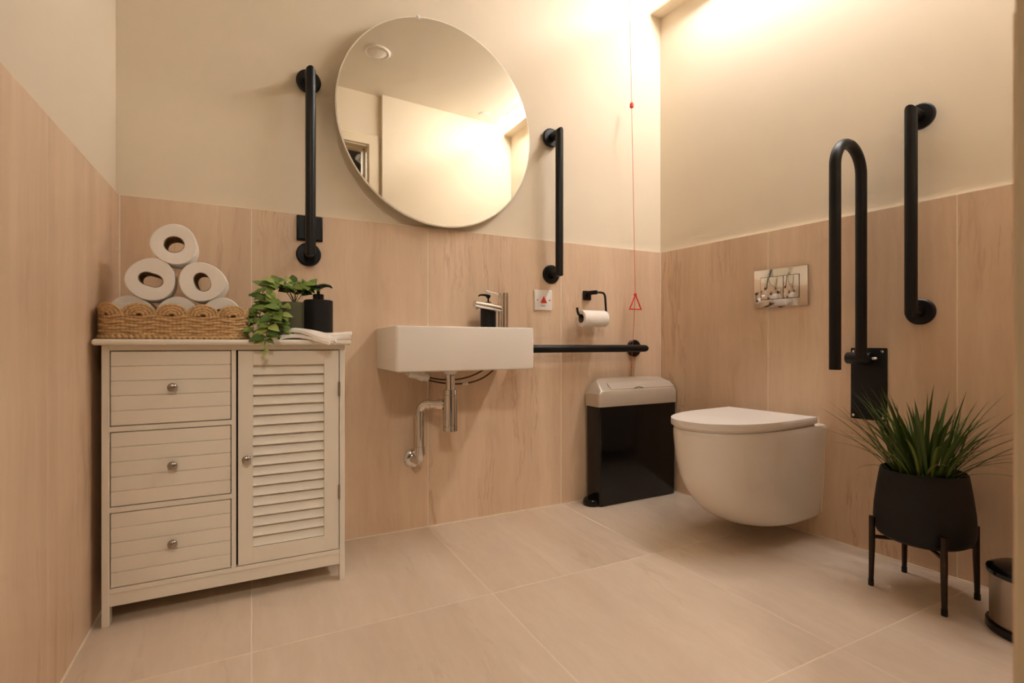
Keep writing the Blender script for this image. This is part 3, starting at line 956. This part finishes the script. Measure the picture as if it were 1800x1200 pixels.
for a, b in ((Vector((TX, TY, .478)) + dirv * 0.026, Vector((TX, TY, .478)) + dirv * 0.048), (corner - dirv * .040, corner - dirv * .028), (corner - Vector((0, 0, .028)), corner - Vector((0, 0, .040))), (low + Vector((0, 0, .026)), low + Vector((0, 0, .056)))):
    bm = B(); cyl(bm, a, b, 0.0192, 24)
    obj('pipe_collar', bm, 'chrome', tr, True)
bm = B(); lathe(bm, [(0.034, 0.0), (0.033, -0.004), (0.026, -0.010), (0.0165, -0.012)], 36, 'Y', (0.5395, 0, 0.268))
obj('wall_rose', bm, 'chrome', tr, True)

def hose(label, ctrl, tagpos):
    t = thing('flexible_hose', label, 'hose', (0, 0, 0), 0, 'supply hoses below the basin')
    c = [Vector(p) for p in ctrl]
    pts = [bez(c, k / 28) for k in range(29)]
    bm = B(); tube(bm, pts, 0.0030, 10)
    obj('braid', bm, 'hose', t, True)
    q = bez(c, tagpos); d = (bez(c, tagpos + .03) - q).normalized()
    bm = B(); cyl(bm, q - d * 0.010, q + d * 0.012, 0.0068, 14)
    obj('paper_tag', bm, 'plastic_white', t, True)
    bm = B(); cyl(bm, c[0] + (c[0] - c[1]).normalized() * 0.016, c[0], 0.0075, 6)
    obj('end_nut', bm, 'chrome', t, True)
    return t
hose('dark braided supply hose below the basin, the lower of two', [(0.560, -0.055, 0.570), (0.640, -0.060, 0.545), (0.770, -0.090, 0.520), (0.835, -0.110, 0.612)], 0.55)
hose('dark braided supply hose below the basin, the upper of two', [(0.560, -0.075, 0.580), (0.620, -0.085, 0.560), (0.720, -0.095, 0.548), (0.800, -0.110, 0.612)], 0.45)
vl = thing('isolation_valve', 'white plastic valve fitting tucked below the basin', 'valve', (0.535, -0.085, 0.583))
bm = B(); cyl(bm, (-0.034, 0.0, 0.009), (0.0, 0, 0.002), 0.0150, 20); cyl(bm, (0.0, 0, 0.002), (0.020, 0, -0.005), 0.0185, 6); cyl(bm, (0.020, 0, -0.005), (0.038, 0, -0.011), 0.0135, 18)
obj('body', bm, 'plastic_white', vl, True)
bm = B(); cyl(bm, (-0.020, 0.085, 0.008), (-0.020, 0.0, 0.008), 0.009, 16)
obj('wall_pipe', bm, 'plastic_white', vl, True)

# ------------------------------------------------------------------ call point
cp_ = thing('alarm_reset_plate', 'small square white wall plate with a red triangle beside the basin', 'switch plate', (1.1060, 0, 0.8835))
bm = B(); box(bm, -0.0435, 0.0435, -0.009, 0.0, -0.0435, 0.0435, 0.003, 3)
obj('plate', bm, 'plastic_white', cp_, True)
bm = B()
a = [bm.verts.new(p) for p in ((-0.016, -0.0088, -0.0125), (0.016, -0.0088, -0.0125), (0.0, -0.0088, 0.0165))]
b_ = [bm.verts.new((v.co.x * 0.9, -0.0118, v.co.z * 0.9)) for v in a]
loft(bm, [a, b_])
obj('button', bm, 'red', cp_)
for s in (-1, 1):
    bm = B(); lathe(bm, [(0.0035, -0.0088), (0.0035, -0.0096), (0.002, -0.0098)], 14, 'Y', (s * 0.0302, 0, 0.0))
    obj('screw', bm, 'steel', cp_, True)
fc = bpy.data.curves.new('reset_text', 'FONT')
fc.body = 'RESET'; fc.size = 0.0085; fc.align_x = 'CENTER'; fc.extrude = 0.0002
fo = bpy.data.objects.new('lettering_curve', fc)
COL.objects.link(fo)
bpy.context.view_layer.update()
tm = bpy.data.meshes.new_from_object(fo.evaluated_get(bpy.context.evaluated_depsgraph_get()))
bpy.data.objects.remove(fo)
tm.materials.clear(); tm.materials.append(M['print'])
fo = bpy.data.objects.new('lettering', tm)
COL.objects.link(fo); fo.parent = cp_; fo.location = (0, -0.0093, -0.027); fo.rotation_euler = (PI / 2, 0, 0)
fo['kind'] = 'stuff'

# ------------------------------------------------------------------ paper holder + its roll
hd = thing('paper_holder', 'black open-arm toilet paper holder on the tiled wall', 'paper holder', (1.3320, 0, 0.9130))
bm = B(); box(bm, -0.020, 0.020, -0.012, 0.0, -0.021, 0.021, 0.003, 2)
obj('base', bm, 'black_metal', hd, True)
bm = B(); tube(bm, [(0.0, -0.010, 0.008), (0.002, -0.038, 0.010), (0.018, -0.058, 0.011)], 0.0095, 16)
obj('post', bm, 'black_metal', hd, True)
bm = B()
HY = -0.064
pts = [Vector((0.012, -0.054, 0.011)), Vector((0.034, HY, 0.010))] + [Vector(p) for p in ((0.046, HY, 0.008), (0.053, HY, 0.001), (0.056, HY, -0.010), (0.0600, HY, -0.060), (0.0620, HY, -0.085), (0.0600, HY, -0.093), (0.052, HY, -0.097), (-0.070, HY, -0.097), (-0.080, HY, -0.094), (-0.087, HY, -0.087), (-0.0905, HY, -0.075), (-0.0930, HY, -0.060))]
tube(bm, pts, 0.0048, 14)
obj('arm', bm, 'black_metal', hd, True, angle=60)
toilet_roll('half-used white toilet roll hanging on the black open-arm holder', (1.3860, -0.064, 0.8065), PI / 2, length=0.126, r=0.0355, rc=0.0185, sq=0.012, seed=21, group='toilet roll in use')

# ------------------------------------------------------------------ emergency cord
cd = thing('emergency_pull_cord', 'thin red emergency pull cord with a triangle handle hanging near the corner', 'pull cord', (0, 0, 0))
ctop, cmid, cknot, cbot = Vector((1.524, -0.062, 2.338)), Vector((1.540, -0.061, 1.783)), Vector((1.563, -0.058, 0.931)), Vector((1.578, -0.012, 0.560))
bm = B(); tube(bm, [ctop, cmid, cknot, Vector((1.572, -0.040, 0.800)), cbot, Vector((1.579, -0.0075, 0.40)), Vector((1.579, -0.0075, 0.14))], 0.0011, 8)
obj('cord', bm, 'red_cord', cd, True)
bm = B(); lathe(bm, [(0.006, -0.012), (0.009, -0.010), (0.009, 0.006), (0.004, 0.014), (0.0015, 0.015)], 8, origin=cmid)
obj('bead', bm, 'red', cd, True, angle=20)
def tri(bm, c, w, h):
    cx, cy, cz = c
    tube(bm, [(cx - w, cy, cz - h), (cx + w, cy, cz - h), (cx, cy, cz)], 0.0030, 10, True)
bm = B(); tri(bm, (1.563, -0.060, 0.922), 0.0335, 0.066)
o = obj('handle', bm, 'red', cd, True)
bm = B(); bmesh.ops.create_icosphere(bm, subdivisions=2, radius=0.0075, matrix=Matrix.Translation((1.563, -0.058, 0.924)))
obj('knot', bm, 'red', cd, True)
bm = B(); lathe(bm, [(0.004, 2.322), (0.020, 2.328), (0.036, 2.334), (0.040, 2.350)], 32, origin=(1.524, -0.062, 0))
obj('ceiling_rose', bm, 'plastic_white', cd, True)

# ------------------------------------------------------------------ sanitary bin
sb = thing('sanitary_bin', 'tall black sanitary bin with a silver lid in the corner', 'bin', (0, 0, 0))
def rot_pts(pts, c, a):
    ca_, sa_ = math.cos(a), math.sin(a)
    return [(c[0] + (x - c[0]) * ca_ - (y - c[1]) * sa_, c[1] + (x - c[0]) * sa_ + (y - c[1]) * ca_) for x, y in pts]
BA = math.radians(1.2)
BC = (1.333, -0.115)
def brr(x0, x1, y0, y1, r): return rot_pts(rrect(x0, x1, y0, y1, r, 5), BC, BA)
bm = B()
bX0, bX1, bY0, bY1 = 1.318, 1.764, -0.1155, -0.022
loft(bm, [ringv(bm, brr(bX0 + .006, bX1 - .004, bY0 + .002, bY1 - .002, .008), 0.002), ringv(bm, brr(bX0 + .004, bX1 - .004, bY0, bY1, .010), 0.006), ringv(bm, brr(bX0, bX1, bY0 - .002, bY1, .010), 0.430)])
obj('body', bm, 'black_plastic', sb, True)
bm = B()
loft(bm, [ringv(bm, brr(bX0 - .005, bX1 + .002, bY0 - .005, bY1 + .003, .012), 0.427),
          ringv(bm, brr(bX0 - .006, bX1 + .002, bY0 - .006, bY1 + .004, .012), 0.432),
          ringv(bm, brr(bX0 - .006, bX1 + .002, bY0 - .006, bY1 + .004, .012), 0.482),
          ringv(bm, brr(bX0 + .004, bX1 - .002, bY0 - .002, bY1 + .002, .012), 0.494),
          ringv(bm, brr(bX0 + .020, bX1 - .006, bY0 + .040, bY1 - .002, .012), 0.525),
          ringv(bm, brr(bX0 + .040, bX1 - .030, bY0 + .065, bY1 - .006, .010), 0.541),
          ringv(bm, brr(bX0 + .070, bX1 - .110, bY0 + .075, bY1 - .010, .004), 0.546)])
obj('lid', bm, 'silver', sb, True, angle=28)
bm = B()
q = [(1.385, -0.108, 0.4985), (1.757, -0.103, 0.4985), (1.752, -0.075, 0.5235), (1.385, -0.078, 0.5245)]
r0 = [bm.verts.new(v) for v in q]
r1 = [bm.verts.new((v[0], v[1] - 0.0015, v[2] + 0.002)) for v in q]
loft(bm, [r0, r1])
obj('flap', bm, 'silver', sb)
bm = B()
pts = [(1.515 + 0.05 * k / 12, -0.1075 - 0.0005, 0.5000 + 0.006 * math.sin(PI * k / 12)) for k in range(13)]
tube(bm, pts, 0.0014, 6)
obj('finger_notch', bm, 'gap', sb)
bm = B()
lathe(bm, [(0.036, 0.002), (0.039, 0.006), (0.039, 0.020), (0.033, 0.029), (0.010, 0.032)], 28, origin=(1.316, -0.066, 0))
obj('pedal', bm, 'black_plastic', sb, True)

# ------------------------------------------------------------------ wall-hung toilet (right wall frame: x along the wall, -y into the room)
wc = thing('wall_hung_toilet', 'white wall-hung toilet with its lid closed', 'toilet', tuple(RW(0.590)), RROT)
def dshape(hw, y0, y1, n=15, p=2.25):
    """D outline: straight back at y0 (near the wall), round nose at y1 (<y0)"""
    pts = []
    ys = y0 + (y1 - y0) * 0.34
    ns_ = 6
    for k in range(ns_):
        pts.append((hw, y0 + (ys - y0) * k / ns_))
    for k in range(2 * n + 1):
        a = PI * k / (2 * n)
        c, s = math.cos(a), math.sin(a)
        pts.append((hw * math.copysign(abs(c) ** (2 / p), c), ys + (y1 - ys) * abs(s) ** (2 / p)))
    for k in range(ns_):
        pts.append((-hw, ys + (y0 - ys) * (k + 1) / ns_))
    return pts
bm = B()
secs = [(0.070, 0.138, 0.300), (0.072, 0.146, 0.318), (0.080, 0.152, 0.338), (0.100, 0.157, 0.372), (0.140, 0.1625, 0.424), (0.190, 0.1665, 0.468), (0.240, 0.170, 0.499), (0.290, 0.1725, 0.513), (0.340, 0.1745, 0.523), (0.385, 0.1755, 0.528), (0.400, 0.1755, 0.528), (0.407, 0.1730, 0.524), (0.4085, 0.166, 0.515)]
loft(bm, [ringv(bm, dshape(hw, -0.0005, -L), z) for z, hw, L in secs])
obj('bowl', bm, 'ceramic', wc, True, angle=40)
bm = B()
loft(bm, [ringv(bm, dshape(0.171 * k, -0.062, -0.062 - 0.467 * k2), z) for z, k, k2 in ((0.4088, 0.97, 0.99), (0.411, 0.985, 0.995), (0.4165, 0.985, 0.995))])
obj('seat', bm, 'plastic_white', wc, True)
bm = B()
loft(bm, [ringv(bm, dshape(hw, -0.058, y1), z) for z, hw, y1 in ((0.4172, 0.1755, -0.534), (0.4185, 0.1765, -0.535), (0.4388, 0.1765, -0.535), (0.4400, 0.1755, -0.534), (0.4402, 0.1725, -0.531))])
obj('lid', bm, 'plastic_white', wc, True, angle=40)
for s in (-1, 1):
    bm = B(); cyl(bm, (s * 0.078 - 0.022, -0.048, 0.424), (s * 0.078 + 0.022, -0.048, 0.424), 0.0085, 18); cyl(bm, (s * 0.078, -0.048, 0.408), (s * 0.078, -0.048, 0.424), 0.010, 18)
    obj('hinge', bm, 'chrome', wc, True)
bm = B()
box(bm, -0.178, -0.1735, -0.004, 0.0002, 0.09, 0.400); box(bm, 0.1735, 0.178, -0.004, 0.0002, 0.09, 0.400)
for v in bm.verts:
    k = 1 - 0.085 * (0.400 - v.co.z) / 0.31
    v.co.x *= k
obj('silicone_bead', bm, 'silicone', wc)

# flush plate
fp = thing('flush_plate', 'chrome dual flush plate on the wall above the toilet', 'flush plate', tuple(RW(0.6010, 0.9150)), RROT)
bm = B(); box(bm, -0.1055, 0.1055, -0.010, 0.0, -0.0745, 0.0745, 0.0015, 2)
obj('frame', bm, 'chrome', fp, True)
bm = B(); box(bm, -0.0775, 0.0765, -0.0106, -0.0098, -0.0445, 0.0445)
obj('button_gap', bm, 'gap', fp)
for x0, x1 in ((-0.0760, 0.0150), (0.0172, 0.0750)):
    bm = B(); box(bm, x0, x1, -0.0125, -0.0100, -0.0430, 0.0430, 0.0010, 2)
    obj('button', bm, 'chrome', fp, True)
bm = B(); box(bm, -0.006, 0.010, -0.0102, -0.002, -0.0765, -0.0735)
obj('catch', bm, 'gap', fp)

# ------------------------------------------------------------------ plant stand, pot with grass
PCX, PCY = 1.6810, -1.1270
st = thing('plant_stand', 'dark bronze four-legged plant stand on the floor', 'plant stand', (PCX, PCY, 0))
for lx, ly in ((-0.0825, 0.0885), (0.0960, 0.0900), (-0.0955, -0.0890), (0.0820, -0.0880)):
    bm = B(); tube(bm, [(lx * 1.02, ly * 1.02, 0.012), (lx, ly, 0.120), (lx, ly, 0.2000)], 0.0075, 14, rfun=lambda i: (0.0062, 0.0078, 0.0078)[i])
    obj('leg', bm, 'stand', st, True)
    bm = B(); cyl(bm, (lx * 1.02, ly * 1.02, 0.0), (lx * 1.02, ly * 1.02, 0.016), 0.0074, 14)
    obj('rubber_foot', bm, 'black_plastic', st, True)
for a_, b_ in (((-0.0825, 0.0885), (0.0820, -0.0880)), ((0.0960, 0.0900), (-0.0955, -0.0890))):
    bm = B(); cyl(bm, (*a_, 0.1420), (*b_, 0.1420), 0.0055, 12)
    obj('cross_bar', bm, 'stand', st, True)
pg = thing('potted_grass', 'spiky green grass in a charcoal textured pot on the bronze stand', 'plant', (PCX, PCY, 0.1480))
bm = B(); lathe(bm, [(0.060, 0.0), (0.092, 0.002), (0.107, 0.012), (0.1135, 0.030), (0.1150, 0.050), (0.1130, 0.090), (0.1070, 0.140), (0.1010, 0.180), (0.0985, 0.194), (0.0965, 0.196), (0.0940, 0.194), (0.0945, 0.165)], 56, cap1=False)
obj('pot', bm, 'pot', pg, True)
bm = B(); lathe(bm, [(0.0955, 0.166), (0.05, 0.174), (0.012, 0.176)], 28, cap0=False)
obj('soil', bm, 'soil', pg, True)
def blade(nm, m, L, bend, w):
    bm = B()
    rows = []
    n = 9
    for k in range(n + 1):
        t_ = k / n
        ang = bend * t_
        # arc in the x-z plane
        x = L * (1 - math.cos(ang)) / bend if bend > 1e-3 else 0
        z = L * math.sin(ang) / bend if bend > 1e-3 else L * t_
        hw = w / 2 * (0.55 + 1.2 * t_ if t_ < 0.35 else 0.97 * (1 - ((t_ - 0.35) / 0.65) ** 1.8) + 0.02)
        fx_ = 0.35 * hw
        rows.append([bm.verts.new((x - fx_, -hw, z)), bm.verts.new((x, 0, z)), bm.verts.new((x - fx_, hw, z))])
    for a, b in zip(rows, rows[1:]):
        for k in range(2): bm.faces.new((a[k], a[k + 1], b[k + 1], b[k]))
    me = bpy.data.meshes.new(nm); bm.to_mesh(me); bm.free()
    me.materials.append(M[m])
    for p in me.polygons: p.use_smooth = True
    return me
BL = [blade('blade_a', 'grass', 0.285, 0.40, 0.0088), blade('blade_b', 'grass', 0.27, 0.80, 0.0085), blade('blade_c', 'grass_pale', 0.26, 1.05, 0.0080), blade('blade_d', 'grass', 0.26, 0.15, 0.0085), blade('blade_e', 'grass_pale', 0.20, 1.7, 0.0080)]
rnd = random.Random(21)
nb = 150
for k in range(nb):
    az = rnd.uniform(0, 2 * PI)
    rad = 0.070 * math.sqrt(rnd.random())
    lean = rnd.uniform(0.02, 0.34) + 0.45 * (rad / 0.070) * rnd.random()
    me = BL[rnd.choices([0, 1, 2, 3, 4], [32, 28, 12, 22, 6])[0]]
    s = rnd.uniform(0.62, 1.06)
    base = Vector((rad * math.cos(az), rad * math.sin(az), 0.170))
    az2 = az + rnd.uniform(-0.5, 0.5)
    if math.cos(az2) > 0.3: lean *= 0.45; s *= 0.85
    q = Quaternion((0, 0, 1), az2) @ Quaternion((0, 1, 0), lean)
    inst('blade', me, pg, base, q, (s, 1.0, s))
# a few long arching blades that stand out of the clump
long_b = [(2.62, 0.42, 1.05, 1), (2.40, 0.62, 0.98, 1), (2.75, 0.72, 0.95, 1), (-1.75, 0.70, 1.12, 2), (-1.62, 0.50, 1.10, 1), (-1.80, 0.86, 1.0, 2), (2.2, 0.5, 1.0, 0), (-2.2, 0.5, 0.95, 0), (-1.5, 0.40, 1.0, 0), (2.95, .45, 1.0, 1)]
for az, ln, s, i in long_b:
    q = Quaternion((0, 0, 1), az) @ Quaternion((0, 1, 0), ln)
    inst('blade', BL[i], pg, Vector((0.055 * math.cos(az), 0.055 * math.sin(az), 0.170)), q, (s, 1.0, s))

# ------------------------------------------------------------------ small pedal bin at the edge of the view
pb = thing('pedal_bin', 'small brushed steel pedal bin with black lid beside the doorway', 'bin', (1.664, -1.362, 0))
bm = B(); lathe(bm, [(0.080, 0.018), (0.080, 0.140)], 48, cap0=False, cap1=False)
obj('body', bm, 'brush_steel', pb, True)
bm = B(); lathe(bm, [(0.084, 0.0), (0.088, 0.004), (0.087, 0.020), (0.081, 0.024)], 48)
obj('base_ring', bm, 'black_plastic', pb, True)
bm = B(); lathe(bm, [(0.083, 0.138), (0.086, 0.140), (0.086, 0.149), (0.072, 0.157), (0.030, 0.162), (0.002, 0.163)], 48)
obj('lid', bm, 'black_plastic', pb, True)
bm = B(); box(bm, 0.078, 0.100, -0.014, 0.014, 0.138, 0.150, 0.003, 2)
obj('hinge', bm, 'black_plastic', pb, True)

# ------------------------------------------------------------------ ceiling fittings (seen in the mirror), corridor lamp (unseen, inferred from cast shadows)
cv = thing('ceiling_vent', 'round white extractor vent in the ceiling reflected in the mirror', 'vent', (0.725, -1.115, HC))
bm = B(); lathe(bm, [(0.075, 0.0), (0.074, -0.005), (0.066, -0.009), (0.060, -0.007), (0.056, -0.003)], 48)
obj('ring', bm, 'plastic_white', cv, True)
bm = B(); lathe(bm, [(0.052, -0.001), (0.052, -0.007), (0.046, -0.010), (0.002, -0.011)], 48)
obj('disc', bm, 'plastic_white', cv, True)
dl = thing('ceiling_sensor', 'small round white ceiling fitting near the strip light', 'sensor', (1.620, -1.485, HC))
bm = B(); lathe(bm, [(0.042, 0.0), (0.041, -0.004), (0.034, -0.007), (0.030, -0.005)], 40)
obj('ring', bm, 'plastic_white', dl, True)
bm = B(); lathe(bm, [(0.028, -0.001), (0.027, -0.005), (0.002, -0.006)], 32)
obj('lens', bm, 'plastic_white', dl, True)
sp = thing('corridor_spotlight', 'small unlit white spotlight in the corridor reflected in the mirror', 'light fitting', (0.975, -2.30, 2.41))
bm = B(); lathe(bm, [(0.035, 0.0), (0.035, -0.012), (0.012, -0.014)], 28)
obj('base', bm, 'plastic_white', sp, True)
bm = B(); cyl(bm, (0, 0, -0.012), (0, 0, -0.25), 0.006, 12)
obj('arm', bm, 'plastic_white', sp, True)
bm = B(); cyl(bm, (-0.045, 0.03, -0.255), (0.035, -0.01, -0.285), 0.028, 28)
obj('head', bm, 'plastic_white', sp, True)

cl_ = thing('corridor_lamp', 'round ceiling lamp in the corridor behind the doorway', 'lamp', (0.02, -3.05, 2.41))
bm = B(); lathe(bm, [(0.235, 0.0), (0.235, -0.020), (0.224, -0.024), (0.221, -0.020)], 48)
obj('rim', bm, 'plastic_white', cl_, True)
bm = B(); lathe(bm, [(0.220, -0.016), (0.220, -0.0205)], 48)
obj('diffuser', bm, 'lamp', cl_)
